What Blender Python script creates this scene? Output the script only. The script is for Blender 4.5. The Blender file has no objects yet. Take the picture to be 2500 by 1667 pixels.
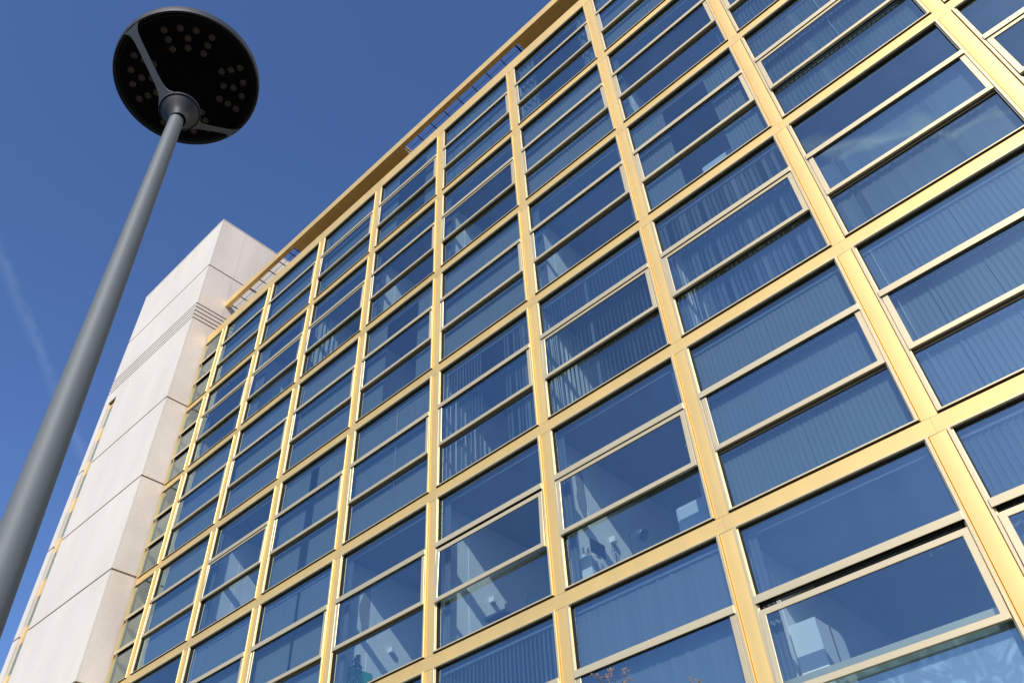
import bpy, bmesh, math, random
from mathutils import Vector, Matrix
R = math.radians
random.seed(7)
scene = bpy.context.scene
COL = scene.collection
ZO = 1.6                                    # eye height above the pavement

# ------------------------------------------------------------ camera
cam_d = bpy.data.cameras.new("camera"); cam = bpy.data.objects.new("camera", cam_d); COL.objects.link(cam)
scene.camera = cam
cam_d.sensor_width = 36.0; cam_d.lens = 2009.22 / 2500 * 36.0
cam_d.clip_start = 0.05; cam_d.clip_end = 20000
cr = Vector((0.7297736647537874, 0.6820036077204223, -0.047973714554482835))
cu = Vector((0.5026440093040851, -0.487638375455853, 0.71383318407979))
cf = Vector((-0.46344298262304234, 0.5450503589936483, 0.6986706720754448))
cam.matrix_world = Matrix(((cr.x, cu.x, -cf.x, 0), (cr.y, cu.y, -cf.y, 0), (cr.z, cu.z, -cf.z, ZO), (0, 0, 0, 1)))

# ------------------------------------------------------------ sun and sky
SUN = Vector((0.60, -1.0, 0.755)).normalized()
SUN_EL = math.asin(SUN.z)
SUN_ROT = math.atan2(SUN.x, SUN.y)
sd = bpy.data.lights.new("sun", 'SUN'); sd.energy = 4.5; sd.angle = R(0.5); sd.color = (1.0, 0.93, 0.82)
so = bpy.data.objects.new("sun", sd); COL.objects.link(so)
so.location = (30, -60, 60); so.rotation_euler = SUN.to_track_quat('Z', 'Y').to_euler()
world = bpy.data.worlds.new("World"); scene.world = world; world.use_nodes = True
wt = world.node_tree; wn = wt.nodes; wl = wt.links
wn.clear()
wo = wn.new('ShaderNodeOutputWorld'); bg = wn.new('ShaderNodeBackground'); sky = wn.new('ShaderNodeTexSky')
sky.sky_type = 'NISHITA'; sky.sun_disc = False; sky.sun_elevation = SUN_EL; sky.sun_rotation = SUN_ROT
sky.air_density = 1.0; sky.dust_density = 1.2; sky.ozone_density = 2.5; sky.altitude = 50
bg.inputs[1].default_value = 0.15
tint = wn.new('ShaderNodeMix'); tint.data_type = 'RGBA'; tint.blend_type = 'MULTIPLY'; tint.inputs[0].default_value = 1
wl.new(sky.outputs[0], tint.inputs[6]); tint.inputs[7].default_value = (0.70, 0.87, 1.20, 1)
wc = wn.new('ShaderNodeTexCoord')
def wmath(op, a, b=None, c=None, clamp=False):
    n = wn.new('ShaderNodeMath'); n.operation = op; n.use_clamp = clamp
    for k, v in enumerate((a, b, c)):
        if v is None: continue
        if isinstance(v, (int, float)): n.inputs[k].default_value = v
        else: wl.new(v, n.inputs[k])
    return n.outputs[0]
def wdot(v):
    n = wn.new('ShaderNodeVectorMath'); n.operation = 'DOT_PRODUCT'
    wl.new(wc.outputs['Generated'], n.inputs[0]); n.inputs[1].default_value = v
    return n.outputs['Value']
prev = tint.outputs[2]
def contrail(a, b, width, strength, nscale, prev, ext=0.06):
    a = Vector(a).normalized(); b = Vector(b).normalized()
    nn = a.cross(b).normalized(); mid = (a + b).normalized(); tan = nn.cross(mid).normalized()
    half = abs(a.dot(tan)) + ext
    noi = wn.new('ShaderNodeTexNoise'); noi.inputs['Scale'].default_value = nscale; noi.inputs['Detail'].default_value = 6
    wl.new(wc.outputs['Generated'], noi.inputs['Vector'])
    wob = wmath('MULTIPLY', wmath('SUBTRACT', noi.outputs['Fac'], 0.5), width * 1.6)
    d = wmath('ABSOLUTE', wmath('ADD', wdot(nn), wob))
    core = wmath('SUBTRACT', 1.0, wmath('DIVIDE', d, width), clamp=True)
    al = wmath('SUBTRACT', 1.0, wmath('DIVIDE', wmath('ABSOLUTE', wdot(tan)), half), clamp=True)
    al = wmath('MULTIPLY', al, 3.0, clamp=True)
    fr = wmath('GREATER_THAN', wdot(mid), 0.0)
    f = wmath('MULTIPLY', wmath('MULTIPLY', wmath('MULTIPLY', core, al), fr), wmath('MULTIPLY', noi.outputs['Fac'], strength), clamp=True)
    m = wn.new('ShaderNodeMix'); m.data_type = 'RGBA'; wl.new(f, m.inputs[0]); wl.new(prev, m.inputs[6])
    m.inputs[7].default_value = (4.2, 5.2, 6.8, 1)
    return m.outputs[2]
prev = contrail((-.7324, .0598, .6782), (-.803, .2248, .552), .008, .13, 40, prev, .05)
prev = contrail((-.071, -.624, .778), (.093, -.686, .7215), .011, 1.5, 30, prev, .04)
prev = contrail((.10, -.72, .69), (.20, -.80, .57), .03, .5, 12, prev, .05)
wl.new(prev, bg.inputs[0]); wl.new(bg.outputs[0], wo.inputs[0])
scene.view_settings.view_transform = 'Standard'; scene.view_settings.look = 'None'
scene.view_settings.exposure = 0.0; scene.view_settings.gamma = 1.0
scene.render.engine = 'CYCLES'
scene.cycles.transparent_max_bounces = 16; scene.cycles.max_bounces = 8
scene.cycles.sample_clamp_indirect = 6.0

# ------------------------------------------------------------ helpers
def tag(o, label=None, cat=None, group=None, kind=None):
    if label: o['label'] = label
    if cat: o['category'] = cat
    if group: o['group'] = group
    if kind: o['kind'] = kind
    return o
def empty(name, loc=(0, 0, 0), label=None, cat=None, group=None, parent=None):
    o = bpy.data.objects.new(name, None); COL.objects.link(o); o.location = loc; o.empty_display_size = 0.2
    if parent: o.parent = parent
    return tag(o, label, cat, group)
class MB:
    """collects shapes; build() links them as one mesh object"""
    def __init__(s): s.bm = bmesh.new()
    def box(s, x0, x1, y0, y1, z0, z1, mi=0, bev=0):
        bm = s.bm; v = [bm.verts.new(p) for p in ((x0,y0,z0),(x1,y0,z0),(x1,y1,z0),(x0,y1,z0),(x0,y0,z1),(x1,y0,z1),(x1,y1,z1),(x0,y1,z1))]
        fs = [bm.faces.new([v[i] for i in q]) for q in ((0,3,2,1),(4,5,6,7),(0,1,5,4),(1,2,6,5),(2,3,7,6),(3,0,4,7))]
        for f in fs: f.material_index = mi
        if bev:
            es = set(e for f in fs for e in f.edges)
            r = bmesh.ops.bevel(bm, geom=list(es), offset=bev, segments=2, affect='EDGES', profile=0.6)
            for f in r['faces']: f.material_index = mi
        return s
    def quad(s, pts, mi=0):
        f = s.bm.faces.new([s.bm.verts.new(p) for p in pts]); f.material_index = mi; return s
    def rings(s, loops, mi=0, close=True, caps=False, mis=None, smooth=False):
        bm = s.bm; L = [[bm.verts.new(p) for p in lp] for lp in loops]; n = len(L[0])
        for k in range(len(L) - 1):
            for i in range(n if close else n - 1):
                j = (i + 1) % n
                f = bm.faces.new((L[k][i], L[k][j], L[k+1][j], L[k+1][i])); f.material_index = mis[k] if mis else mi; f.smooth = smooth
        if caps:
            bm.faces.new(L[0][::-1]).material_index = mi; bm.faces.new(L[-1]).material_index = mi
        return s
    def tube(s, pts, rad, n=8, mi=0, caps=True):
        pts = [Vector(p) for p in pts]; loops = []
        for k, p in enumerate(pts):
            d = (pts[min(k+1, len(pts)-1)] - pts[max(k-1, 0)]).normalized()
            a = d.cross(Vector((0, 0, 1)) if abs(d.z) < .95 else Vector((1, 0, 0))).normalized(); b = d.cross(a)
            r = rad[k] if isinstance(rad, (list, tuple)) else rad
            loops.append([p + a * (r * math.cos(2*math.pi*i/n)) + b * (r * math.sin(2*math.pi*i/n)) for i in range(n)])
        return s.rings(loops, mi, True, caps, smooth=True)
    def lathe(s, prof, n=48, mi=0, c=(0, 0, 0), caps=False):
        loops = [[(c[0] + r*math.cos(2*math.pi*i/n), c[1] + r*math.sin(2*math.pi*i/n), c[2] + z) for i in range(n)] for r, z in prof]
        return s.rings(loops, mi, True, caps, smooth=True)
    def mesh(s, name, mats):
        bmesh.ops.recalc_face_normals(s.bm, faces=s.bm.faces)
        me = bpy.data.meshes.new(name); s.bm.to_mesh(me); s.bm.free()
        for m in (mats if isinstance(mats, (list, tuple)) else [mats]): me.materials.append(m)
        return me
    def build(s, name, mats, parent=None, loc=(0, 0, 0), recalc=True):
        o = bpy.data.objects.new(name, s.mesh(name, mats)); COL.objects.link(o); o.location = loc
        if parent: o.parent = parent
        return o
def link(name, me, parent, loc=(0, 0, 0)):
    o = bpy.data.objects.new(name, me); COL.objects.link(o); o.location = loc; o.parent = parent; return o
def frac_sharp(me, ang=35):
    me.set_sharp_from_angle(angle=R(ang))

def mat(name, col, rough=.5, metal=0.0, noise=0, nscale=8, bump=0, bscale=60, stretch=(1, 1, 1), spec=.5, rvar=0, objvar=0, coat=0, coatr=.5):
    m = bpy.data.materials.new(name); m.use_nodes = True; nt = m.node_tree; b = nt.nodes['Principled BSDF']
    b.inputs['Base Color'].default_value = (*col, 1); b.inputs['Roughness'].default_value = rough; b.inputs['Metallic'].default_value = metal
    b.inputs['Specular IOR Level'].default_value = spec
    if coat: b.inputs['Coat Weight'].default_value = coat; b.inputs['Coat Roughness'].default_value = coatr; b.inputs['Coat IOR'].default_value = 2.0
    tc = nt.nodes.new('ShaderNodeTexCoord'); mp = nt.nodes.new('ShaderNodeMapping'); mp.inputs['Scale'].default_value = stretch
    nt.links.new(tc.outputs['Object'], mp.inputs[0])
    if noise or rvar:
        n = nt.nodes.new('ShaderNodeTexNoise'); n.inputs['Scale'].default_value = nscale; n.inputs['Detail'].default_value = 6; n.inputs['Roughness'].default_value = .6
        nt.links.new(mp.outputs[0], n.inputs['Vector'])
        if noise:
            cr_ = nt.nodes.new('ShaderNodeMapRange'); cr_.inputs[1].default_value = .25; cr_.inputs[2].default_value = .75
            cr_.inputs[3].default_value = 1 - noise; cr_.inputs[4].default_value = 1 + noise * .6
            nt.links.new(n.outputs['Fac'], cr_.inputs[0])
            mx = nt.nodes.new('ShaderNodeMix'); mx.data_type = 'RGBA'; mx.blend_type = 'MULTIPLY'; mx.inputs[0].default_value = 1
            mx.inputs[6].default_value = (*col, 1); nt.links.new(cr_.outputs[0], mx.inputs[7]); last = mx.outputs[2]
            if objvar:
                oi = nt.nodes.new('ShaderNodeObjectInfo'); mr = nt.nodes.new('ShaderNodeMapRange'); mr.inputs[3].default_value = 1 - objvar; mr.inputs[4].default_value = 1 + objvar
                nt.links.new(oi.outputs['Random'], mr.inputs[0]); m2 = nt.nodes.new('ShaderNodeMix'); m2.data_type = 'RGBA'; m2.blend_type = 'MULTIPLY'; m2.inputs[0].default_value = 1
                nt.links.new(last, m2.inputs[6]); nt.links.new(mr.outputs[0], m2.inputs[7]); last = m2.outputs[2]
            nt.links.new(last, b.inputs['Base Color'])
        if rvar:
            r_ = nt.nodes.new('ShaderNodeMapRange'); r_.inputs[3].default_value = rough - rvar; r_.inputs[4].default_value = rough + rvar
            nt.links.new(n.outputs['Fac'], r_.inputs[0]); nt.links.new(r_.outputs[0], b.inputs['Roughness'])
    if bump:
        n2 = nt.nodes.new('ShaderNodeTexNoise'); n2.inputs['Scale'].default_value = bscale; n2.inputs['Detail'].default_value = 4
        nt.links.new(mp.outputs[0], n2.inputs['Vector']); bp = nt.nodes.new('ShaderNodeBump'); bp.inputs['Strength'].default_value = bump; bp.inputs['Distance'].default_value = .01
        nt.links.new(n2.outputs['Fac'], bp.inputs['Height']); nt.links.new(bp.outputs[0], b.inputs['Normal'])
    return m

GOLD = mat("gold_anodised", (0.90, 0.605, 0.18), .50, .56, noise=.06, nscale=1.6, stretch=(1.6, 1, .5), bump=.02, bscale=900, rvar=.05, objvar=.055, coat=.65, coatr=.42)
BEIGE = mat("champagne_anodised", (0.74, 0.60, 0.345), .46, .60, noise=.03, nscale=2.5, stretch=(.4, 1, 3), rvar=.04, objvar=.055, coat=.25, coatr=.48)
DARKMETAL = mat("bronze_bar", (0.05, 0.035, 0.03), .5, .6)
SHADE_BROWN = mat('painted_shade_brown', (0.085, 0.062, 0.026), .6, .2)  # shade put into the colour of undersides and recessed metal
GASKET_SHADE = mat("black_gasket_and_shade", (0.008, 0.008, 0.008), .7)  # real gaskets, also black painted on the shaded transom bodies
STONE_L = None
def stone_mat(name, col, speck, stain):
    m = bpy.data.materials.new(name); m.use_nodes = True; nt = m.node_tree; b = nt.nodes['Principled BSDF']; b.inputs['Roughness'].default_value = .85
    b.inputs['Specular IOR Level'].default_value = .25
    tc = nt.nodes.new('ShaderNodeTexCoord')
    def noi(sc, det, st=(1, 1, 1)):
        mp = nt.nodes.new('ShaderNodeMapping'); mp.inputs['Scale'].default_value = st; nt.links.new(tc.outputs['Object'], mp.inputs[0])
        n = nt.nodes.new('ShaderNodeTexNoise'); n.inputs['Scale'].default_value = sc; n.inputs['Detail'].default_value = det; nt.links.new(mp.outputs[0], n.inputs['Vector']); return n.outputs['Fac']
    def mr(f, a, b_, lo=.3, hi=.7):
        r = nt.nodes.new('ShaderNodeMapRange'); r.inputs[1].default_value = lo; r.inputs[2].default_value = hi; r.inputs[3].default_value = a; r.inputs[4].default_value = b_; nt.links.new(f, r.inputs[0]); return r.outputs[0]
    def mul(c, f):
        x = nt.nodes.new('ShaderNodeMix'); x.data_type = 'RGBA'; x.blend_type = 'MULTIPLY'; x.inputs[0].default_value = 1
        if isinstance(c, tuple): x.inputs[6].default_value = (*c, 1)
        else: nt.links.new(c, x.inputs[6])
        nt.links.new(f, x.inputs[7]); return x.outputs[2]
    c = mul(col, mr(noi(28, 3), 1 - speck, 1 + speck * .5))
    c = mul(c, mr(noi(.7, 5, (1, 1, .45)), 1 - stain, 1 + stain * .4))
    c = mul(c, mr(noi(90, 2), 1 - speck, 1.0, .35, .6))
    st = nt.nodes.new('ShaderNodeMix'); st.data_type = 'RGBA'; nt.links.new(mr(noi(1.3, 7, (1, 1, .3)), 0, stain * 1.8, .52, .78), st.inputs[0]); nt.links.new(c, st.inputs[6]); st.inputs[7].default_value = (col[0] * .72, col[1] * .58, col[2] * .50, 1)
    nt.links.new(st.outputs[2], b.inputs['Base Color'])
    bp = nt.nodes.new('ShaderNodeBump'); bp.inputs['Strength'].default_value = .25; bp.inputs['Distance'].default_value = .01; nt.links.new(noi(70, 4), bp.inputs['Height']); nt.links.new(bp.outputs[0], b.inputs['Normal'])
    return m
STONE = stone_mat("pale_stone", (0.655, 0.61, 0.54), .03, .07)
STONE_R = stone_mat("bush_hammered_stone", (0.76, 0.665, 0.57), .09, .15)
STONE_CORE = mat("stone_joint", (0.17, 0.105, 0.065), .9, noise=.2)
POLE = mat("pole_grey_paint", (0.118, 0.132, 0.138), .62, .05, noise=.10, nscale=3, stretch=(1, 1, .4), bump=.05, bscale=120, rvar=.05)
HEADM = mat("lamp_head_coating", (0.028, 0.030, 0.033), .58, .1, noise=.12, nscale=14, bump=.04, bscale=200)
HEADGLASS = mat("lamp_black_glass", (0.002, 0.002, 0.002), .3, 0, spec=.15)
LENS = mat("led_lens", (0.075, 0.055, 0.034), .3, 0)
LENS2 = mat("led_lens_core", (0.12, 0.09, 0.055), .35, 0)
PLASTER = mat("white_plaster", (0.84, 0.83, 0.80), .9, noise=.04, nscale=2)
ROUGHPL = mat("bare_patched_plaster", (0.33, 0.30, 0.28), .95, noise=.25, nscale=9)
CEIL = mat("concrete_ceiling", (0.28, 0.28, 0.28), .9, noise=.12, nscale=3)
FLOOR = mat("grey_floor", (0.13, 0.125, 0.115), .7, noise=.1)
WHITE = mat("white_lacquer", (0.78, 0.79, 0.79), .35)
BLACKP = mat("black_plastic", (0.02, 0.02, 0.025), .4)
DARKFAB = mat("dark_mesh_fabric", (0.05, 0.05, 0.07), .8, noise=.4, nscale=60)
LEAF = mat("dark_leaf", (0.03, 0.07, 0.025), .5)
TERRA = mat("terracotta", (0.35, 0.12, 0.07), .8)
GREEN = mat("green_board", (0.02, 0.35, 0.13), .6)
CUSH = mat("pale_upholstery", (0.55, 0.6, 0.66), .9, noise=.05)
TWIG = mat("twig_bark", (0.20, 0.13, 0.10), .85, noise=.25, nscale=20)
BUD = mat("twig_bud", (0.27, 0.18, 0.13), .8, noise=.25, nscale=40)
BITUMEN = mat("roof_bitumen", (0.03, 0.03, 0.03), .95)
PAVE = mat("paving", (0.05, 0.047, 0.042), .9, noise=.15, nscale=1.2, bump=.2, bscale=20)
def blind_mat(name, col, tr):
    m = bpy.data.materials.new(name); m.use_nodes = True; nt = m.node_tree; nt.nodes.clear()
    o = nt.nodes.new('ShaderNodeOutputMaterial'); d = nt.nodes.new('ShaderNodeBsdfDiffuse'); t = nt.nodes.new('ShaderNodeBsdfTranslucent'); mx = nt.nodes.new('ShaderNodeMixShader')
    tc = nt.nodes.new('ShaderNodeTexCoord'); mp = nt.nodes.new('ShaderNodeMapping'); mp.inputs['Scale'].default_value = (12, 12, .7); n = nt.nodes.new('ShaderNodeTexNoise'); n.inputs['Scale'].default_value = 3; n.inputs['Detail'].default_value = 5
    nt.links.new(tc.outputs['Object'], mp.inputs[0]); nt.links.new(mp.outputs[0], n.inputs['Vector'])
    c = nt.nodes.new('ShaderNodeMix'); c.data_type = 'RGBA'; c.inputs[6].default_value = (col[0]*.86, col[1]*.86, col[2]*.86, 1); c.inputs[7].default_value = (*col, 1); nt.links.new(n.outputs['Fac'], c.inputs[0])
    nt.links.new(c.outputs[2], d.inputs[0]); nt.links.new(c.outputs[2], t.inputs[0]); mx.inputs[0].default_value = tr
    nt.links.new(d.outputs[0], mx.inputs[1]); nt.links.new(t.outputs[0], mx.inputs[2]); nt.links.new(mx.outputs[0], o.inputs[0]); return m
BLIND = blind_mat("blind_fabric", (0.225, 0.25, 0.26), .3)
BLIND2 = blind_mat("grey_blind_fabric", (0.18, 0.20, 0.23), .3)
def glass_mat(name, refl, tcol, wav=.012):
    """coated pane: part mirror, part tinted see-through"""
    m = bpy.data.materials.new(name); m.use_nodes = True; nt = m.node_tree; nt.nodes.clear()
    o = nt.nodes.new('ShaderNodeOutputMaterial'); t = nt.nodes.new('ShaderNodeBsdfTransparent'); g = nt.nodes.new('ShaderNodeBsdfGlossy'); mx = nt.nodes.new('ShaderNodeMixShader')
    t.inputs[0].default_value = (*tcol, 1); g.inputs[0].default_value = (.72, .92, 1.0, 1); g.inputs['Roughness'].default_value = 0.0
    fc = nt.nodes.new('ShaderNodeLayerWeight'); fc.inputs[0].default_value = .5
    lw = nt.nodes.new('ShaderNodeMath'); lw.operation = 'POWER'; lw.inputs[1].default_value = 4.0; nt.links.new(fc.outputs['Facing'], lw.inputs[0])
    a = nt.nodes.new('ShaderNodeMath'); a.operation = 'MULTIPLY_ADD'; a.inputs[1].default_value = 1 - refl; a.inputs[2].default_value = refl; a.use_clamp = True
    nt.links.new(lw.outputs[0], a.inputs[0])
    oi = nt.nodes.new('ShaderNodeObjectInfo'); mr = nt.nodes.new('ShaderNodeMapRange'); mr.inputs[3].default_value = -.045; mr.inputs[4].default_value = .045; nt.links.new(oi.outputs['Random'], mr.inputs[0])
    sm = nt.nodes.new('ShaderNodeTexNoise'); sm.inputs['Scale'].default_value = 2.2; sm.inputs['Detail'].default_value = 5; tcs = nt.nodes.new('ShaderNodeTexCoord'); nt.links.new(tcs.outputs['Object'], sm.inputs['Vector'])
    ms = nt.nodes.new('ShaderNodeMath'); ms.operation = 'MULTIPLY_ADD'; ms.inputs[1].default_value = .07; nt.links.new(sm.outputs['Fac'], ms.inputs[0]); nt.links.new(mr.outputs[0], ms.inputs[2])
    av = nt.nodes.new('ShaderNodeMath'); av.operation = 'ADD'; av.use_clamp = True; nt.links.new(a.outputs[0], av.inputs[0]); nt.links.new(ms.outputs[0], av.inputs[1]); nt.links.new(av.outputs[0], mx.inputs[0])
    tc = nt.nodes.new('ShaderNodeTexCoord'); n = nt.nodes.new('ShaderNodeTexNoise'); n.inputs['Scale'].default_value = .9; n.inputs['Detail'].default_value = 1
    nt.links.new(tc.outputs['Object'], n.inputs['Vector']); bp = nt.nodes.new('ShaderNodeBump'); bp.inputs['Strength'].default_value = 1; bp.inputs['Distance'].default_value = wav
    nt.links.new(n.outputs['Fac'], bp.inputs['Height']); nt.links.new(bp.outputs[0], g.inputs['Normal'])
    nt.links.new(t.outputs[0], mx.inputs[1]); nt.links.new(g.outputs[0], mx.inputs[2]); nt.links.new(mx.outputs[0], o.inputs[0]); return m
GLASS = glass_mat("coated_glass", .26, (.71, .85, .90))
CLEAR = glass_mat("clear_end_glass", .14, (.66, .68, .60))
def film_mat():
    m = bpy.data.materials.new("blistered_film"); m.use_nodes = True; nt = m.node_tree; nt.nodes.clear()
    o = nt.nodes.new('ShaderNodeOutputMaterial'); d = nt.nodes.new('ShaderNodeBsdfPrincipled'); t = nt.nodes.new('ShaderNodeBsdfTransparent'); mx = nt.nodes.new('ShaderNodeMixShader')
    d.inputs['Base Color'].default_value = (.80, .86, .88, 1); d.inputs['Roughness'].default_value = .12
    tc = nt.nodes.new('ShaderNodeTexCoord')
    w = nt.nodes.new('ShaderNodeTexNoise'); w.inputs['Scale'].default_value = 3.2; w.inputs['Detail'].default_value = 3; w.inputs['Distortion'].default_value = 2.5
    v = nt.nodes.new('ShaderNodeTexVoronoi'); v.inputs['Scale'].default_value = 13; v.inputs['Randomness'].default_value = 1
    nt.links.new(tc.outputs['Object'], w.inputs['Vector']); nt.links.new(w.outputs['Color'], v.inputs['Vector'])
    mpv = nt.nodes.new('ShaderNodeMixRGB'); mpv.blend_type = 'ADD'; mpv.inputs[0].default_value = .35; nt.links.new(tc.outputs['Object'], mpv.inputs[1]); nt.links.new(w.outputs['Color'], mpv.inputs[2]); nt.links.new(mpv.outputs[0], v.inputs['Vector'])
    r = nt.nodes.new('ShaderNodeMapRange'); r.inputs[1].default_value = .16; r.inputs[2].default_value = .24; r.inputs[3].default_value = .42; r.inputs[4].default_value = .34; nt.links.new(v.outputs['Distance'], r.inputs[0])
    r2 = nt.nodes.new('ShaderNodeMapRange'); r2.inputs[1].default_value = .5; r2.inputs[2].default_value = .72; r2.inputs[3].default_value = 0; r2.inputs[4].default_value = .35; nt.links.new(w.outputs['Fac'], r2.inputs[0])
    ad = nt.nodes.new('ShaderNodeMath'); ad.operation = 'ADD'; ad.use_clamp = True; nt.links.new(r.outputs[0], ad.inputs[0]); nt.links.new(r2.outputs[0], ad.inputs[1])
    bp = nt.nodes.new('ShaderNodeBump'); bp.inputs['Strength'].default_value = 1; bp.inputs['Distance'].default_value = .012; nt.links.new(w.outputs['Fac'], bp.inputs['Height']); nt.links.new(bp.outputs[0], d.inputs['Normal'])
    nt.links.new(ad.outputs[0], mx.inputs[0]); nt.links.new(t.outputs[0], mx.inputs[1]); nt.links.new(d.outputs[0], mx.inputs[2]); nt.links.new(mx.outputs[0], o.inputs[0]); return m
FILM = film_mat()

# ------------------------------------------------------------ dimensions
X0, Z0, D, W, H = -24.554, 19.158 + ZO, 9.124, 2.8986, 3.3
NB, NR = 12, 7                              # bays (0 is the narrow end bay) and storeys
XL, XT = -22.93, -23.01                     # end of the gold facade, face of the stone tower
XR = X0 + NB * W
def bx(i): return X0 + i * W
def sz(j): return Z0 - H * j

# ------------------------------------------------------------ ground
g = MB().box(-400, 400, -400, 400, -.5, 0).build("ground", PAVE); tag(g, kind='structure')

# ------------------------------------------------------------ gold office building
bld = empty("gold_building", (XL, D, 0), "long gold metal and glass office building with a grid of wide windows", "building")
OFF = Vector(bld.location)
def part(mb, name, mats, sub=None, loc=(0, 0, 0)):
    """world-space mesh parented to the building"""
    o = mb.build(name, mats, sub or bld, loc)
    if sub is None: o.location = Vector(loc) - OFF
    return o
PF = D + .02                                # face of the panels
# mullion panel, cove-edged, shared mesh
def mullion_mesh(h):
    prof = [(-.106, .05), (-.106, .026), (-.103, .022), (-.098, .0202), (-.096, .020), (.096, .020), (.098, .0202), (.103, .022), (.106, .026), (.106, .05)]
    mb = MB(); n = len(prof)
    mb.rings([[(x, y, z) for x, y in prof] for z in (0, h)], close=False, smooth=True)
    me = mb.mesh("mullion_panel", GOLD); me.set_sharp_from_angle(angle=R(38)); return me
HM = H - .225 - .008
mull = mullion_mesh(HM)
for j in range(NR):
    for i in range(1, NB + 1):
        link("mullion_panel", mull, bld, Vector((bx(i), D, sz(j) - .016)) - OFF)
# floor bands: panels jointed at mullion centres
for j in range(NR):
    mb = MB(); z1 = sz(j) - .020; z0 = sz(j) - .243
    for i in range(0, NB):
        a = (XL if i == 0 else bx(i)) + .0012; b = bx(i + 1) - .0012
        mb.box(a, b, PF, PF + .05, z0, z1)
        mb.box(a, b, PF + .052, D + .20, z0 + .01, z1 - .01, 1)
    part(mb, "floor_band", [GOLD, BEIGE])
# roof edge band
mb = MB(); zr0, zr1 = sz(0) + 3.055, sz(0) + 3.55
for i in range(0, NB):
    a = (XL if i == 0 else bx(i)) + .0012; b = bx(i + 1) - .0012
    mb.box(a, b, PF - .004, PF + .06, zr0, zr1)
mb.box(XL, XR, PF + .062, D + .45, zr1 - .45, zr1 - .01)
part(mb, "roof_edge_band", GOLD)

# window unit ---------------------------------------------------------
OX0, OX1 = .112, W - .112
def frame_mesh(x0, x1, left=True):
    PR = [(0, 0, 0, .06, 0), (0, 0, 0, -.004, 2), (.005, .004, .004, -.010, 2), (.038, .021, .024, -.010, 0), (.043, .027, .030, -.004, 0), (.043, .027, .035, .020, 0),
          (.060, .029, .040, .021, 0), (.062, .031, .055, .063, 4), (.073, .038, .064, .064, 1), (.074, .039, .065, .10, 1)]
    zt = 3.058
    loops = []; mis = []
    for a, t, b, y, mi in PR:
        al = a if left else 0
        loops.append([(x0 + al, y, b), (x1 - a, y, b), (x1 - a, y, zt - t), (x0 + al, y, zt - t)]); mis.append(mi)
    mb = MB(); mb.rings(loops, mis=[m for m in mis[1:]])
    mb.bm.normal_update()
    for f in list(mb.bm.faces):
        if f.material_index == 2 and f.normal.z < -.5: f.material_index = 3; continue  # lip underside gets its shade by colour
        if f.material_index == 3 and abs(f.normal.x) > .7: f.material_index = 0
        if f.material_index == 4: f.material_index = 1 if abs(f.normal.x) > .7 else 3  # brown shade colour on head and sill of the reveal
        if not left and max(v.co.x for v in f.verts) < x0 + .005: mb.bm.faces.remove(f)
    if not left:
        mb.box(0, .016, -.018, .03, 0, 3.058, 2)
    return mb.mesh("window", [BEIGE, GASKET_SHADE, GOLD, SHADE_BROWN])
FR = frame_mesh(OX0, OX1); FR0 = frame_mesh(.01, OX1 - (XL - X0), left=False)
def transoms_mesh(x0, x1, sash, low=2):
    mb = MB()
    mb.box(x0 + .036, x1 - .036, -.030, -.008, 1.949, 2.052, bev=.003)       # nose over the sash
    mb.box(x0 + .044, x1 - .044, -.0295, -.0085, 1.9475, 1.9485, 2)  # dark strip painting the shade under the nose
    mb.box(x0 + .06, x1 - .06, -.0075, .10, 2.034, 2.045, 1)  # bodies behind the nose painted black so the sash gap reads dark
    mb.box(x0 + .06, x1 - .06, .050, .12, 1.958, 2.033, 1)
    if sash: mb.box(x0 + .06, x1 - .06, .048, .12, .935, 1.005, low)  # shade brown painted on the lower rail unless the sash stands wide open
    return mb.mesh("transom", [BEIGE, GASKET_SHADE, SHADE_BROWN])
TR = transoms_mesh(OX0, OX1, True); TRO = transoms_mesh(OX0, OX1, True, 0); TR0 = transoms_mesh(0, OX1 - (XL - X0), False)
SW = OX1 - OX0 - .10; SH = 1.052
def sash_mesh(closed):
    mb = MB(); hw = SW / 2; PR = [(0, .045, 0), (0, .003, 0), (.003, 0, 0), (.074, 0, 0), (.080, .005, 0), (.081, .010, 1), (.082, .022, 1)]
    # a true ring, open in the middle; local origin at the top centre, front face at y = 0
    loops = [[(-hw + a, y, -SH + a), (hw - a, y, -SH + a), (hw - a, y, -a), (-hw + a, y, -a)] for a, y, m in PR]
    mb.rings(loops, mis=[p[2] for p in PR[1:]])
    loops = [[(-hw + a, y, -SH + a), (hw - a, y, -SH + a), (hw - a, y, -a), (-hw + a, y, -a)] for a, y in ((0, .045), (.07, .045), (.07, .025))]
    mb.rings(loops, mi=0)
    return mb.mesh("sash", [BEIGE, GASKET_SHADE])
SA = sash_mesh(False); SAC = sash_mesh(True)
def pane_mesh(x0, x1, z0, z1, m, t=.006):
    return MB().quad([(x0, 0, z0), (x1, 0, z0), (x1, 0, z1), (x0, 0, z1)]).mesh("glass_pane", m)
G_UP = pane_mesh(OX0 + .075, OX1 - .075, 2.04, 3.02, GLASS); G_LO = pane_mesh(OX0 + .075, OX1 - .075, .065, .94, GLASS)
G_SA = pane_mesh(-SW/2 + .078, SW/2 - .078, -SH + .078, -.078, GLASS)
W0 = OX1 - (XL - X0)
G0 = [pane_mesh(.012, W0 - .075, a, b, CLEAR) for a, b in ((.065, .955), (1.04, 1.955), (2.04, 3.02))]
OPEN = {(2,1):.05, (3,0):.04, (3,1):.04, (4,0):.04, (5,1):.04, (1,1):.03, (8,2):.05, (7,3):.05, (6,3):.045, (9,3):.05, (2,3):.04, (5,4):.085, (6,4):.05, (7,5):.12, (8,5):.11, (9,5):.05}
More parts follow.
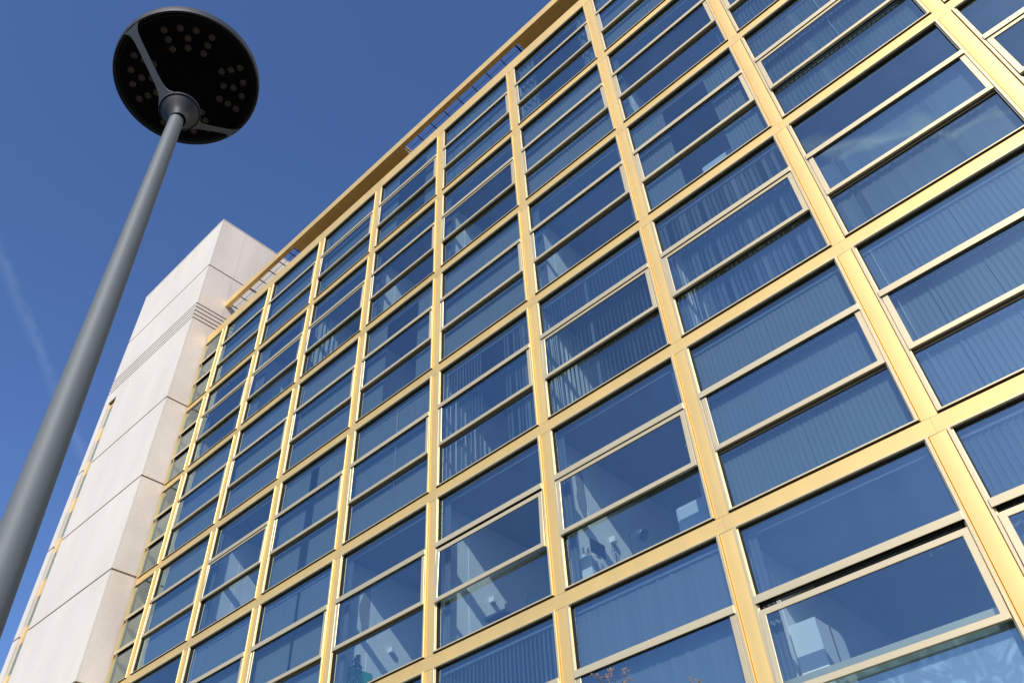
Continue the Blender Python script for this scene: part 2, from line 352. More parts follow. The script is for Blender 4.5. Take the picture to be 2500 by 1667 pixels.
for j in range(NR):
    for i in range(0, NB):
        if i == 0:
            w = link("window", FR0, bld, Vector((XL, D, sz(j))) - OFF)
            link("transom", TR0, w); link("transom", TR0, w, (0, 0, -1.0))
            for q in G0: link("glass_pane", q, w, (0, .032, 0))
            continue
        w = link("window", FR, bld, Vector((bx(i), D, sz(j))) - OFF)
        link("transom", TRO if OPEN.get((i, j), 0) > .08 else TR, w)
        link("glass_pane", G_UP, w, (0, .066, 0)); link("glass_pane", G_LO, w, (0, .066, 0))
        op = OPEN.get((i, j), 0)
        s = link("sash", SA if op else SAC, w, (W / 2, -.004 - op * .08, 2.030 - op * 1.3 - (.012 if op else 0)))
        th = -math.asin(min(.3, op * .45 / SH)); s.rotation_euler = (th, 0, 0)
        gp = link("glass_pane", G_SA, w, s.location + Matrix.Rotation(th, 3, 'X') @ Vector((0, .014, 0))); gp.rotation_euler = (th, 0, 0)

# inside: slabs, partition walls, back wall ---------------------------
for j in range(NR + 1):
    mb = MB(); zc = sz(j) + 3.04
    mb.box(XL + .03, XR, D + .205, D + 5.5, zc + .01, zc + .235)
    mb.box(XL + .03, XR, D + .205, D + 5.5, zc, zc + .008, 1)
    part(mb, "floor_slab", [FLOOR, CEIL])
mb = MB(); mb.box(XL + .03, XR, D + 5.5, D + 5.7, 0, sz(0) + 3.3); part(mb, "back_wall", PLASTER)
for i in range(2, NB + 1):
    mb = MB()
    for j in range(NR):
        x = bx(i)
        mb.box(x - .08, x + .08, D + .20, D + 5.5, sz(j) - .05, sz(j) + 3.038)
        mb.box(x - .088, x + .088, D + .9, D + 1.06, sz(j) - .05, sz(j) + 3.037)
    part(mb, "partition_wall", PLASTER)
mb = MB(); mb.box(XR, XR + .3, D + .1, D + 16, 0, sz(0) + 3.4); part(mb, "end_wall", GOLD)
mb = MB(); mb.box(XL, XR, D + .03, D + .3, 0, sz(6) - .25); part(mb, "plinth", BEIGE)
mb = MB(); mb.box(XL + .03, XR, D + .5, D + 16, sz(0) + 3.30, sz(0) + 3.38); part(mb, "roof_deck", BITUMEN)
mb = MB(); mb.box(XL + .03, XR - 1, D + 5.2, D + 5.45, sz(0) + 3.39, 24.99 + ZO - .34); part(mb, "penthouse_wall", GOLD)

# canopy --------------------------------------------------------------
can = empty("canopy", Vector((XL, D, 24.6 + ZO)) - OFF, parent=bld)
CO = Vector((XL, D, 24.6 + ZO))
ZC0, ZC1 = 24.64 + ZO, 24.99 + ZO; YC = 9.47
def cpart(mb, name, m): 
    o = mb.build(name, m, can); o.location = -CO; return o
SEAM = W / 2; xs = [-7.03 + SEAM * k for k in range(-11, 13)]
segs = []; a = XT + .01
for x in xs:
    if x - a > .2: segs.append((a, x)); a = x
segs.append((a, XR))
mb = MB()
for a, b in segs:
    mb.box(a + .002, b - .002, YC, YC + .012, ZC0, ZC1)          # fascia sheet
    mb.box(a + .002, b - .002, YC + .013, YC + .155, ZC0 + .001, ZC0 + .012)  # soffit border
cpart(mb, "fascia", GOLD)
def is_open(x): return -12.52 < x < -7.12 or -22.9 < x < -18.62
mb = MB()
rng = [(-18.62, -12.52), (-7.12, XR)]
for A, B in rng:
    pts = [A] + [x for x in xs if A + .1 < x < B - .1] + [B]
    for a, b in zip(pts[:-1], pts[1:]):
        mb.box(a + .003, b - .003, YC + .160, YC + 1.3, ZC0 + .004, ZC0 + .016)
        mb.box(a + .003, b - .003, YC + 1.305, D + 5.45, ZC0 + .004, ZC0 + .016)
    mb.box(A, B, YC + .014, D + 5.45, ZC1 - .03, ZC1 - .004)
    mb.box(A, A + .02, YC + .16, D + 5.45, ZC0 + .018, ZC1 - .04); mb.box(B - .02, B, YC + .16, D + 5.45, ZC0 + .018, ZC1 - .04)
cpart(mb, "soffit", GOLD)
for A, B, st in ((-12.52, -7.12, .65), (-22.93, -18.62, .64)):
    mb = MB(); x = A + .06
    k = 0
    while x < B - .02:
        mb.box(x - .010, x + .010, YC + .155, D + 5.45, ZC0 + .08, ZC0 + .12); x += st
    mb.box(B - .12, B - .10, YC + .155, D + 5.45, ZC0 + .08, ZC0 + .12)
    y = YC + .36
    while y < D + 5.3:
        mb.box(A, B, y - .006, y + .006, ZC0 + .095, ZC0 + .107); y += .45
    cpart(mb, "grille", DARKMETAL)
for (x, z) in ((-9.61, 23.1), (-15.1, 23.0)):
    mb = MB(); mb.lathe([(.001, 0), (.035, 0), (.035, .62), (.02, .66), (.001, .665)], 16, c=(x, D + .32, z + ZO - .62)); part(mb, "parapet_post", WHITE)

# ------------------------------------------------------------ stone tower
TX0, TX1, TYF, TZ = -29.42, XT, 8.35, 29.36 + ZO
tw = empty("stone_tower", ((TX0 + TX1) / 2, TYF, 0), "tall pale stone tower with dark joints at the far end of the gold facade", "tower")
TO = Vector(tw.location)
def tpart(mb, name, m):
    o = mb.build(name, m, tw); o.location = -TO; return o
GAP = .06
cuts = [0.0]
z = 9.33 + ZO - 3.3 * 3
while z < 19.3 + ZO: cuts.append(z); z += 3.3
grooves = [23.239, 23.428, 23.63, 23.833, 24.019]
cuts += [g_ + ZO for g_ in grooves] + [26.30 + ZO, TZ - .04]
SLX0, SLX1 = -29.0, -28.345; SLT = 22.57 + ZO
mb = MB()
inset = .014
for sx0, sx1 in ((TX0 + inset, SLX0 - .03), (SLX1 + .03, TX1 - inset)):
    mb.box(sx0, sx1, TYF + inset, TYF + .60, .02, SLT)
mb.box(TX0 + inset, TX1 - inset, TYF + inset, TYF + .60, SLT + .03, TZ - .08)
mb.box(TX0 + inset, TX1 - inset, TYF + .60, TYF + 7.5, .02, TZ - .08)
tpart(mb, "wall", STONE_CORE)
th = .05
mbF = MB(); mbR = MB()
for k in range(len(cuts) - 1):
    z0, z1 = cuts[k] + GAP * .5, cuts[k + 1] - GAP * .5
    if k == 0: z0 = 0.01
    up = z0 > 23 + ZO
    pieces = []
    if z1 > SLT + .1 and z0 > SLT - 2 and z0 > SLT: pieces = [(TX0, -26.52), (-26.52, TX1)]
    else: pieces = [(TX0, SLX0), (SLX1, -26.52), (-26.52, -23.40), (-23.40, TX1)]
    for a, b in pieces:
        if z1 > SLT > z0 and a == TX0:
            mbF.box(TX0, SLX0, TYF, TYF + th, z0, SLT); mbF.box(TX0, -26.523, TYF, TYF + th, SLT + .003, z1); continue
        if z1 > SLT > z0 and a == SLX1:
            mbF.box(a, b - .003, TYF, TYF + th, z0, SLT); continue
        bb = b if b in (SLX0,) else (b - .003 if b != TX1 else TX1)
        mbF.box(a, bb, TYF, TYF + th, z0, z1)
    # side facing the gold building
    ys = [(TYF + th + .001, 9.485), (9.492, 12.6), (12.607, 15.8)]
    for a, b in ys: mbR.box(TX1 - th, TX1 - .0015, a, b, z0, z1)
    for a, b in ys: mbF.box(TX0 + .0015, TX0 + th, a, b, z0, z1)
tpart(mbF, "front_cladding", STONE); tpart(mbR, "side_cladding", STONE_R)
mb = MB(); mb.box(TX0 - .012, TX1 + .012, TYF - .012, TYF + 7.52, TZ - .06, TZ - .02); tpart(mb, "coping", STONE)
# slit of stair windows, glass and gold spandrels by turns
yw = TYF + .10; tops = [22.90 - 1.65 * k + ZO for k in range(15)]
for k, zt in enumerate(tops):
    g1, g0 = min(zt, SLT), zt - .56
    if g0 < .1: break
    tpart(MB().box(SLX0, SLX1, yw, yw + .05, g0, g1), "spandrel_panel", GOLD)
    zb = max(zt - 1.65, .1); z1 = g0 - .003
    if z1 - zb < .2: continue
    mb = MB()
    for a, b, c, d in ((SLX0, SLX0 + .02, zb, z1), (SLX1 - .02, SLX1, zb, z1), (SLX0 + .021, SLX1 - .021, zb, zb + .03), (SLX0 + .021, SLX1 - .021, z1 - .03, z1)): mb.box(a, b, yw + .002, yw + .03, c, d)
    f = tpart(mb, "window", BEIGE)
    link("glass_pane", MB().quad([(SLX0 + .03, yw + .006, zb + .02), (SLX1 - .03, yw + .006, zb + .02), (SLX1 - .03, yw + .006, z1 - .02), (SLX0 + .03, yw + .006, z1 - .02)]).mesh("glass_pane", GLASS), f)
tpart(MB().box(SLX0 - .028, SLX0 - .002, TYF + th + .002, TYF + .6, .1, SLT), "slit_reveal", STONE_R)

# ------------------------------------------------------------ street lamp
ptop = Vector((-2.1626, .4693, 3.150 + ZO)); pbase = Vector((-2.13, .600, 0))
lamp = empty("street_lamp", pbase, "tall grey street lamp with a round black disc head, close to the camera", "street lamp")
def lpart(mb, name, m, parent=lamp, off=None):
    o = mb.build(name, m, parent); o.location = -pbase if off is None else off; return o
mb = MB(); pts = []; rad = []
for k in range(41):
    t = k / 40; p = pbase.lerp(ptop, t); pts.append(p); rad.append(.0288 + (ptop.z - p.z) * .0086)
rad[-1] = .0278
mb.tube(pts, rad, 64)
pole_o = lpart(mb, "pole", POLE); pole_o.data.set_sharp_from_angle(angle=R(40))
mb = MB(); d = (ptop - pbase).normalized(); mb.lathe([(.001, .022), (.13, .022), (.135, .018), (.135, 0), (.001, 0)], 48, c=tuple(pbase)); mb.tube([pbase + d*.02, pbase + d*.10], .078, 48); lpart(mb, "base_plate", POLE)
mb = MB(); mb.tube([ptop - d*.001, ptop + d*.045], .020, 32); lpart(mb, "spigot", GASKET_SHADE)
HC = Vector((-2.2535, .4637, 3.5892 + ZO)); hu = Vector((.97744, 0, .21120)); hv = Vector((-.00422, .99980, .01954)); hn = Vector((-.21116, -.01999, .97725))
HM_ = Matrix(((hu.x, hv.x, hn.x, HC.x), (hu.y, hv.y, hn.y, HC.y), (hu.z, hv.z, hn.z, HC.z), (0, 0, 0, 1)))
head = MB()
RO, RI = .3165, .3025
head.lathe([(.001, .085), (.16, .082), (.27, .068), (RO - .010, .060), (RO + .0005, .054), (RO + .0015, .044), (RO, .006), (RO - .003, 0.0), (RI + .002, -.001), (RI, .003), (RI - .001, .018), (RI - .006, .020), (RI - .007, .030)], 160)
# local frame: built straight in head space
head_o = head.build("lamp_head", HEADM, lamp)
head_o.matrix_local = Matrix.Translation(-pbase) @ HM_
head_o.data.set_sharp_from_angle(angle=R(35))
def hpart(mb, name, m, loc=(0, 0, 0)):
    return mb.build(name, m, head_o, loc)
hpart(MB().lathe([(.0005, .012), (RI - .0072, .012)], 128), "cover_glass", HEADGLASS)
# gasket ring line
hpart(MB().lathe([(.288, .0105), (.291, .0095), (.294, .0105)], 128), "sealing_ring", GASKET_SHADE)
# hub cone hanging below the disc
HZ = -.372; c0 = (0, 0, HZ)
def cone():
    mb = MB()
    mb.lathe([(.001, .016), (.078, .016), (.0835, .012), (.0845, .004), (.0835, 0), (.079, -.0015), (.0775, -.0005), (.0755, -.004), (.060, -.022), (.046, -.040), (.038, -.052), (.0345, -.064), (.0335, -.082), (.0325, -.084), (.030, -.070), (.028, -.030), (.001, -.028)], 96, c=c0)
    return mb
hub = hpart(cone(), "hub", HEADM); hub.data.set_sharp_from_angle(angle=R(50))
# two arms from rim to hub
def arm(angle, a_rim, a_hub):
    mb = MB(); ca, sa = math.cos(R(angle)), math.sin(R(angle))
    def P(r, w, z, dz):
        return (r*ca - w*sa, r*sa + w*ca, z + dz)
    loops = []
    N = 22
    for k in range(N + 1):
        t = k / N
        r = .074 + (.309 - .074) * t; z = HZ + .008 + (0 - HZ - .006) * (t ** 1.0)
        w = .0145 + .030 * math.exp(-t / .07) + .030 * math.exp(-(1 - t) / .06)
        w = min(w, .055)
        loops.append([P(r, -w, z, -.007), P(r, w, z, -.007), P(r, w + .001, z, .0), P(r, w - .004, z, .010), P(r, -w + .004, z, .010), P(r, -w - .001, z, 0)])
    mb.rings(loops, caps=True)
    o = hpart(mb, "arm", HEADM); return o
arm(-81, 0, 0); arm(104, 0, 0)
lens_me = MB().lathe([(.0152, .0), (.0140, -.003), (.011, -.0045), (.0075, -.005), (.006, -.004), (.0005, -.004)], 20).mesh("lens", LENS)
lens_me.materials.append(LENS2)
for p in lens_me.polygons:
    if p.center.xy.length < .0062: p.material_index = 1
lobe = [(.73, -25.6), (.73, -8.2), (.73, 8.0), (.73, 25.3), (.595, -25.7), (.595, -.1), (.597, 25.6), (.463, -26.3), (.460, 0), (.465, 26.3)]
for c in (-32.5, 60.5, 149, -127):
    for r, a in lobe:
        rr = r * .3215
        if c in (60.5,): off = Vector((.008, .006))
        elif c == 149: off = Vector((-.010, .008))
        elif c == -127: off = Vector((-.008, -.003))
        else: off = Vector((0, 0))
        link("lens", lens_me, head_o, (rr * math.cos(R(c + a)) + off.x, rr * math.sin(R(c + a)) + off.y, .011))

# ------------------------------------------------------------ blinds and curtains
ORD = ['first', 'second', 'third', 'fourth', 'fifth', 'sixth', 'seventh', 'eighth', 'ninth', 'tenth', 'eleventh', 'twelfth']
def where(i, j):
    row = 'topmost' if j == 0 else f'{ORD[j]}-highest'
    return f'{row} window in the {ORD[i-1]} full column from the left'
def vblind(i, j, ranges, ang, kindword, pitch=.078, jit=3, drop=.07, m=None, gapk=None, hw=.0445, ztop=2.93):
    mb = MB(); y = .17; rnd = random.Random(i * 31 + j * 7)
    mb.box(.17, W - .17, y - .02, y + .02, ztop, ztop + .035, 1)
    for (a, b) in ranges:
        x = a
        while x < b:
            th = R(ang + rnd.uniform(-jit, jit)); c, s = math.cos(th) * hw, math.sin(th) * hw
            if rnd.random() < .035: th += R(rnd.choice((-28, 24))); c, s = math.cos(th) * hw, math.sin(th) * hw
            zz = drop + rnd.uniform(0, .012); wob = rnd.uniform(-.006, .006)
            # slightly cupped slat with a sewn hem at the foot
            for (p, q) in ((-1, 0), (0, 1)):
                bow = lambda u: .004 * (1 - u * u)
                mb.quad([(x + c*p - s/hw*bow(p), y + s*p + c/hw*bow(p), zz), (x + c*q + wob*0 - s/hw*bow(q), y + s*q + c/hw*bow(q), zz), (x + c*q - s/hw*bow(q) , y + s*q + c/hw*bow(q), ztop), (x + c*p - s/hw*bow(p), y + s*p + c/hw*bow(p), ztop)])
            x += pitch if not (gapk and rnd.random() < gapk) else pitch * 2
    if rnd.random() < .55:
        xc = rnd.choice((.30, W - .34, W / 2 + .1)); mb.tube([(xc, y - .055, ztop), (xc + .012, y - .055, rnd.uniform(.4, 1.1))], .0035, 5, 1)
    o = mb.build("vertical_blind", [m or BLIND, WHITE], None, (bx(i), D, sz(j)))
    tag(o, f'{kindword}, {where(i, j)}', 'blind', 'blinds hanging behind the windows')
def curtain(i, j, ranges, amp, lam, kindword, m=None):
    mb = MB(); y = .19; rnd = random.Random(i * 17 + j)
    mb.tube([(.17, y, 2.95), (W - .17, y, 2.95)], .012, 8, 1)
    for a, b in ranges:
        n = int((b - a) / .02); ph = rnd.uniform(0, 6); pts = []
        for k in range(n + 1):
            x = a + (b - a) * k / n
            pts.append((x, y + amp * math.sin(x / lam * 6.283 + ph + 1.3 * math.sin(x * 3.1)) + amp * .4 * math.sin(x / lam * 15 + ph)))
        mb.rings([[(x + .01 * math.sin(z * 2 + x * 9), yy + .01 * math.sin(z * 1.4), z) for x, yy in pts] for z in (.05, .8, 1.6, 2.4, 2.94)], close=False, smooth=True)
    o = mb.build("curtain", [m or BLIND, WHITE], None, (bx(i), D, sz(j)))
    tag(o, f'{kindword}, {where(i, j)}', 'curtain', 'curtains hanging behind the windows')
FULL = [(.19, W - .17)]
C = lambda i, j, a=14, m=None: vblind(i, j, FULL, a, 'closed pale vertical blind', m=m)
for i, j in ((1, 0), (2, 0), (7, 0), (6, 1), (1, 2), (2, 2), (3, 2), (5, 2), (1, 3), (4, 3), (2, 4), (7, 4), (8, 4), (1, 5), (3, 5), (9, 4), (2, 5)): 
    vblind(i, j, [(.19, W/2 - .04), (W/2 + .01, W - .17)], ({0: 20, 1: 24, 2: 15}[(i * 2 + j) % 3] if i < 7 else 11), 'closed pale vertical blind', jit=3.2)
vblind(4, 0, [(.19, .85), (2.15, W - .17)], 14, 'sideways-drawn pale vertical blind')
vblind(2, 1, [(.19, .62), (2.35, W - .17)], 14, 'sideways-drawn pale vertical blind')
vblind(1, 1, [(.19, .5), (2.3, W - .17)], 14, 'sideways-drawn pale vertical blind')
vblind(4, 2, [(.19, .88), (2.1, W - .17)], 12, 'sideways-drawn pale vertical blind')
vblind(7, 2, [(.19, .92), (2.02, W - .17)], 12, 'sideways-drawn pale vertical blind')
vblind(3, 3, [(.19, 1.15), (1.55, W - .17)], 12, 'parted pale vertical blind')
vblind(3, 4, [(.19, 1.3), (1.5, W - .17)], 12, 'parted pale vertical blind')
vblind(5, 3, [(.19, 1.25), (1.95, W - .17)], -26, 'parted open slatted blind', pitch=.088, jit=5)
vblind(3, 1, [(.19, 1.5)], -40, 'tangled half-drawn slatted blind', pitch=.095, jit=14, gapk=.2)
vblind(6, 3, FULL, -42, 'open slatted vertical blind', pitch=.088, jit=4)
vblind(7, 3, FULL, -34, 'uneven open slatted vertical blind', pitch=.088, jit=14, gapk=.12)
vblind(8, 1, FULL, -30, 'open slatted vertical blind', pitch=.088, jit=8)
vblind(8, 2, FULL, -22, 'nearly closed slatted vertical blind', pitch=.088, jit=3)
vblind(5, 5, FULL, -30, 'open slatted vertical blind', pitch=.088, jit=3)
vblind(8, 5, FULL, -20, 'nearly closed slatted vertical blind', pitch=.088, jit=2)
vblind(4, 5, FULL, 12, 'closed pale vertical blind')
vblind(3, 0, FULL, 8, 'thin closed vertical blind', jit=6); vblind(5, 0, FULL, 10, 'uneven closed vertical blind', jit=9)
curtain(6, 0, [(.19, .75), (2.3, W - .17)], .035, .16, 'thin curtain gathered aside')
vblind(8, 3, FULL, -8, 'wide-slatted pale panel blind', pitch=.115, jit=10, hw=.065, ztop=1.96); vblind(6, 5, FULL, 6, 'softly creased pale panel blind', pitch=.115, jit=9, hw=.065)
for i, j in ((5, 1), (4, 1), (6, 2), (7, 1), (2, 3), (5, 4), (6, 4), (4, 4)):
    curtain(i, j, [(.16, .31), (W - .30, W - .15)], .02, .08, 'narrow grey edge curtains', BLIND2)
curtain(7, 5, [(.16, .33), (W - .26, W - .15)], .02, .07, 'narrow grey edge curtains', BLIND2)
# horizontal blind in the upper pane
mb = MB()
for k in range(40):
    z = 2.02 + k * .0245; mb.quad([(.2, .13, z), (W - .2, .13, z), (W - .2, .146, z + .019), (.2, .146, z + .019)])
mb.box(.2, W - .2, .12, .16, 2.995, 3.02, 1); mb.box(.2, W - .2, .125, .155, 2.0, 2.015, 1)
o = mb.build("horizontal_blind", [BLIND2, WHITE], None, (bx(8), D, sz(3))); tag(o, f'grey horizontal slat blind, upper pane, {where(8, 3)}', 'blind')
# film inside the lowest pane
mb = MB(); mb.quad([(.20, .09, .07), (W - .25, .09, .07), (W - .25, .09, .86), (.20, .09, .86)])
o = mb.build("blistered_film", FILM, None, (bx(7), D, sz(5))); tag(o, 'blistered translucent plastic film stuck inside the bottom pane of the lowest right window', 'film')

# ------------------------------------------------------------ things in the rooms
def at(i, j): return Vector((bx(i), D, sz(j)))
for i, w_ in ((4, 'above the green board'), (5, 'above the mesh chair'), (6, 'above the wire fan')):
    o = MB().box(0, .11, -.05, .05, -.05, .05, bev=.004).build("wall_lamp", WHITE, None, at(i, 4) + Vector((.08, 1.50, 1.45))); tag(o, f'white cube wall lamp {w_}', 'wall lamp', 'cube wall lamps')
for i, j, t in ((4, 4, 0), (6, 4, 1)):
    mb = MB(); n = 16; rnd = random.Random(i)
    pts = [(.0, .55 + .5 * math.cos(2*math.pi*k/n) * rnd.uniform(.22, .40) + .25, 2.15 + .7 * math.sin(2*math.pi*k/n) * rnd.uniform(.6, .9)) for k in range(n)]
    f = [mb.bm.verts.new(p) for p in pts]; f2 = [mb.bm.verts.new((p[0] + .006, p[1], p[2])) for p in pts]
    mb.bm.faces.new(f2); [mb.bm.faces.new((f[k], f[(k+1) % n], f2[(k+1) % n], f2[k])) for k in range(n)]
    o = mb.build("bare_wall_patch", ROUGHPL, bld, at(i, j) + Vector((.0805, 0, 0)) - OFF)
# sixth window, fifth storey
b6 = at(6, 4)
cab = empty("cabinet", b6 + Vector((.105, .5, -.04)), "white metal cabinet with vent slots standing behind the lower pane", "cabinet")
MB().box(0, .205, 0, .40, 0, .77, bev=.006).build("body", WHITE, cab)
mb = MB()
for k in range(6):
    for yy in (.10, .26): mb.box(.2052, .209, yy, yy + .08, .52 + k * .03, .528 + k * .03)
mb.build("vent", BLACKP, cab)
mon = empty("monitor", b6 + Vector((.29, .52, .735)), "black flat monitor standing on the white cabinet, seen from behind", "monitor")
MB().box(.0, .02, .03, .42, .05, .30, bev=.004).build("screen", BLACKP, mon); MB().box(-.05, .03, .16, .26, 0, .012).box(.005, .015, .20, .22, .01, .06).build("stand", BLACKP, mon)
def pot_plant(name, label, loc, n, h, pr, seed, leaf=.022, potm=TERRA, lh=None):
    e = empty(name, loc, label, "plant"); MB().lathe([(.001, 0), (pr * .75, 0), (pr, pr * 1.4), (pr * .9, pr * 1.4), (.001, pr * 1.2)], 20).build("pot", potm, e)
    rnd = random.Random(seed); mb = MB(); ms = MB()
    for k in range(n):
        t = rnd.random(); a = rnd.uniform(0, 6.28); r = rnd.random() ** .6 * h * .28 * (1 - .75 * t) + .005; z = pr * 1.2 + t * h
        c = Vector((r * math.cos(a), r * math.sin(a), z)); u = Vector((rnd.uniform(-1, 1), rnd.uniform(-1, 1), rnd.uniform(-.3, 1))).normalized() * leaf; v = u.cross(Vector((rnd.uniform(-1, 1), rnd.uniform(-1, 1), rnd.uniform(-1, 1)))).normalized() * leaf * .4
        mb.bm.faces.new([mb.bm.verts.new(c + q) for q in (-u * .9, -u * .1 + v, u, -u * .1 - v)])
        if k % 5 == 0: ms.tube([(0, 0, z - r * .8), c], .0022, 5)
    ms.tube([(0, 0, pr), (.01, 0, pr + h * .95)], [.006, .002], 6)
    mb.build("foliage", LEAF, e); ms.build("stem", TWIG, e)
pot_plant("potted_plant", "small plant in a terracotta pot at the front of the white cabinet", b6 + Vector((.24, .56, .735)), 40, .10, .035, 3, .016)
pot_plant("potted_plant", "small plant in a white pot beside the curtain on the white cabinet", b6 + Vector((.15, .54, .735)), 40, .15, .03, 4, .014, WHITE)
fan = empty("wire_fan", b6 + Vector((.46, 1.0, -.04)), "round wire-caged fan on a thin stand in front of the sunlit wall", "fan")
mb = MB()
for q in range(26):
    a = 2 * math.pi * q / 26; mb.tube([(0, .03 * math.cos(a), .90 + .03 * math.sin(a)), (.02, .08 * math.cos(a), .90 + .10 * math.sin(a)), (0, .10 * math.cos(a), .90 + .13 * math.sin(a))], .0018, 4)
mb.tube([(0, .10 * math.cos(2*math.pi*k/32), .90 + .13 * math.sin(2*math.pi*k/32)) for k in range(33)], .004, 6); mb.build("cage", BLACKP, fan)
MB().tube([(0, 0, 0), (0, 0, .9)], .008, 8).lathe([(.001, 0), (.12, 0), (.12, .015), (.001, .02)], 24).build("stand", BLACKP, fan)
fl = empty("floor_lamp", b6 + Vector((.78, 1.0, -.04)), "dark floor lamp with a tilted bell shade behind the lower pane", "lamp")
MB().tube([(0, 0, 0), (0, 0, 1.12), (.05, 0, 1.16), (.10, 0, 1.12)], .008, 8).lathe([(.001, 0), (.13, 0), (.13, .02), (.001, .025)], 24).build("stand", BLACKP, fl)
sh = MB().lathe([(.02, .10), (.05, .09), (.085, .03), (.105, -.06), (.10, -.06), (.08, .02)], 28).build("shade", mat("smoky_shade", (.12, .12, .14), .3), fl, (.22, 0, 1.0)); sh.rotation_euler = (0, R(-55), 0)
o = MB().box(0, .68, 0, .5, 0, .90, bev=.07).build("armchair", CUSH, None, b6 + Vector((1.88, .62, -.04))); tag(o, "pale rounded armchair back beside the right curtain", "armchair")
# seventh window, sixth storey: wardrobe
wd = empty("wardrobe", at(7, 5) + Vector((.13, .8, -.04)), "tall white wardrobe standing behind the half-open sash", "wardrobe")
MB().box(0, .37, 0, .78, 0, 1.97, bev=.004).build("body", WHITE, wd); MB().box(.371, .385, .375, .385, .02, 1.95).build("door_gap", BLACKP, wd)
# fifth window chair
ch = empty("office_chair", at(5, 4) + Vector((1.2, .85, -.04)), "office chair with a dark mesh back behind the lower pane", "chair")
b = MB().box(-.23, .23, -.015, .015, .42, .92, bev=.014).build("backrest", DARKFAB, ch); b.rotation_euler = (R(-8), 0, R(12))
MB().box(-.24, .24, -.50, -.06, .40, .46, bev=.02).build("seat", DARKFAB, ch); MB().tube([(0, -.25, .08), (0, -.25, .42)], .025, 12).build("column", BLACKP, ch)
mb = MB(); [mb.tube([(0, -.25, .1), (.28*math.cos(a*1.2566), -.25 + .28*math.sin(a*1.2566), .05)], .018, 8) for a in range(5)]; mb.build("foot", BLACKP, ch)
# fourth window plant and board
o = MB().box(0, .015, 0, .58, 0, .62, bev=.002).build("green_board", GREEN, None, at(4, 4) + Vector((.095, .47, .23))); tag(o, "bright green board leaning against the white wall behind the leafy plant", "board")
pot_plant("potted_plant", "tall bushy leafy plant in a white pot in front of the green board", at(4, 4) + Vector((.42, .42, .20)), 340, .66, .07, 9, .04, WHITE)
o = MB().box(0, .5, 0, .3, 0, .22, bev=.01).build("sill_stand", WHITE, None, at(4, 4) + Vector((.18, .30, -.02))); tag(o, "low white stand under the bushy plant", "stand")
o = MB().box(0, 1.35, 0, .6, 0, 1.0, bev=.03).build("sideboard", CUSH, None, at(7, 2) + Vector((1.2, .55, -.04))); tag(o, "pale grey sideboard behind the right end of the seventh window, third storey from the top", "sideboard")
# pendant lamps
for (i, j, x, y, z) in ((7, 2, 1.55, 1.5, 2.75), (6, 2, 1.9, 1.8, 2.7), (7, 1, 1.7, 1.6, 2.6), (5, 4, 2.1, 1.7, 2.6), (6, 4, 1.9, 1.7, 2.6), (7, 5, 1.9, 1.9, 2.7)):
    p = empty("pendant_lamp", at(i, j) + Vector((x, y, z)), f'pendant lamp in the {where(i, j)}', "pendant lamp", "pendant lamps in the rooms")
    MB().tube([(0, 0, .06), (0, 0, 3.035 - z)], .004, 6).build("cord", BLACKP, p)
    mb = MB(); [mb.tube([(0, 0, .05), (.12*math.cos(a*2.094), .12*math.sin(a*2.094), .0)], .006, 6) for a in range(3)]
    [mb.lathe([(.001, -.03), (.02, -.02), (.024, 0), (.012, .025), (.001, .03)], 12, c=(.12*math.cos(a*2.094), .12*math.sin(a*2.094), -.01)) for a in range(3)]
    mb.build("lamp_shade", WHITE, p)

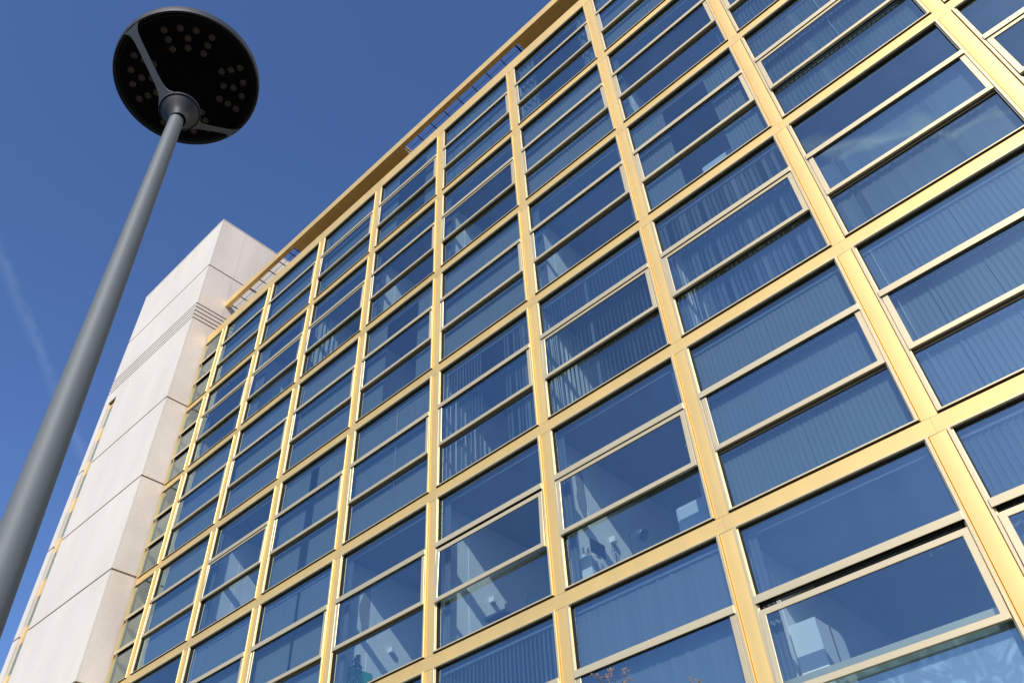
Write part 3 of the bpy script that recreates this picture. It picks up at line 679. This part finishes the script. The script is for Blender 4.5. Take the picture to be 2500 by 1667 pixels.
# ------------------------------------------------------------ bare little tree whose tips reach into the picture
tr = empty("bare_tree", (-4.95, 7.5, 0), "bare young tree with budding brown twigs in front of the lowest windows", "tree")
TB = Vector((-4.95, 7.5, 0))
mt = MB(); mb_ = MB(); mc = MB()
mt.tube([(0, 0, 0), (.02, .01, 1.2), (-.02, 0, 2.2), (.0, 0, 3.1)], [.05, .042, .034, .02], 12)
def V(x, z, y=7.5): return Vector((x, y, z + ZO)) - TB
def bud(p, d, s):
    d = d.normalized(); a = d.orthogonal().normalized(); b = d.cross(a)
    mb_.rings([[p + d * (t * s) + (a * math.cos(k * 1.047) + b * math.sin(k * 1.047)) * (r * s) for k in range(6)] for t, r in ((0, .1), (.35, .26), (.7, .2), (1.05, .02))], smooth=True)
rnd = random.Random(5)
def twigs(p, q, r0, n, ln, bs):
    mid = p.lerp(q, .5) + Vector((rnd.uniform(-.02, .02), rnd.uniform(-.02, .02), .0))
    mc.tube([p, mid, q], [r0, r0 * .75, r0 * .45], 6)
    d = (q - p).normalized()
    for k in range(n):
        t = rnd.uniform(.25, 1); o_ = p.lerp(q, t); e = (d + Vector((rnd.uniform(-1, 1), rnd.uniform(-.7, .7), rnd.uniform(-.2, .9)))).normalized() * ln * rnd.uniform(.5, 1.1)
        if (o_ + e).z > q.z: e.z = max(.0, q.z - o_.z) * rnd.uniform(.3, 1)
        mc.tube([o_, o_ + e * .5 + Vector((0, 0, .008)), o_ + e], [r0 * .4, r0 * .32, r0 * .25], 5)
        for m_ in range(3): bud(o_ + e * rnd.uniform(.55, 1), e + Vector((rnd.uniform(-.6, .6), rnd.uniform(-.6, .6), .5)) * ln * .6, bs * rnd.uniform(.7, 1.2))
    bud(q - d * .01, d, bs * 1.1)
n0 = V(-5.22, 2.9); n1 = V(-4.5, 2.6)
mc.tube([(0, 0, 2.9), n0 * .5 + Vector((0, 0, 1.9)), n0], [.018, .014, .009], 8); mc.tube([(0, 0, 2.8), V(-4.72, 2.0), n1], [.018, .012, .008], 8)
for (bx_, bz, tips) in ((-5.416, 3.63, ((-5.546, 3.765), (-5.431, 3.729), (-5.36, 3.69))), (-5.276, 3.587, ((-5.296, 3.764), (-5.33, 3.70))), (-5.157, 3.551, ((-5.082, 3.702), (-5.051, 3.662))), (-5.216, 3.569, ((-5.225, 3.72),)), (-5.10, 3.50, ((-5.05, 3.563), (-5.12, 3.56)))):
    b0 = V(bx_, bz, 7.5 + rnd.uniform(-.05, .05)); mc.tube([n0, n0.lerp(b0, .5) + Vector((.01, 0, 0)), b0], [.008, .006, .0045], 6)
    for tx, tz in tips: twigs(b0, V(tx, tz, 7.5 + rnd.uniform(-.05, .05)), .0036, 4, .055, .022)
for (bx_, bz, tips) in ((-4.25, 3.10, ((-4.285, 3.325), (-4.19, 3.275), (-4.24, 3.30))),):
    b0 = V(bx_, bz); mc.tube([n1, b0], [.008, .004], 6)
    for tx, tz in tips: twigs(b0, V(tx, tz), .0036, 4, .05, .022)
for k in range(16):
    a = rnd.uniform(0, 6.28); zz = rnd.uniform(1.2, 2.9); p = Vector((0, 0, zz)); q = p + Vector((.7 * math.cos(a), .5 * math.sin(a), rnd.uniform(.3, .7))) * rnd.uniform(.5, 1)
    if q.z > 3.9: q.z = 3.9
    twigs(p, q, .009, 8, .2, .024)
mt.build("trunk", TWIG, tr); mc.build("crown", TWIG, tr); mb_.build("buds", BUD, tr)
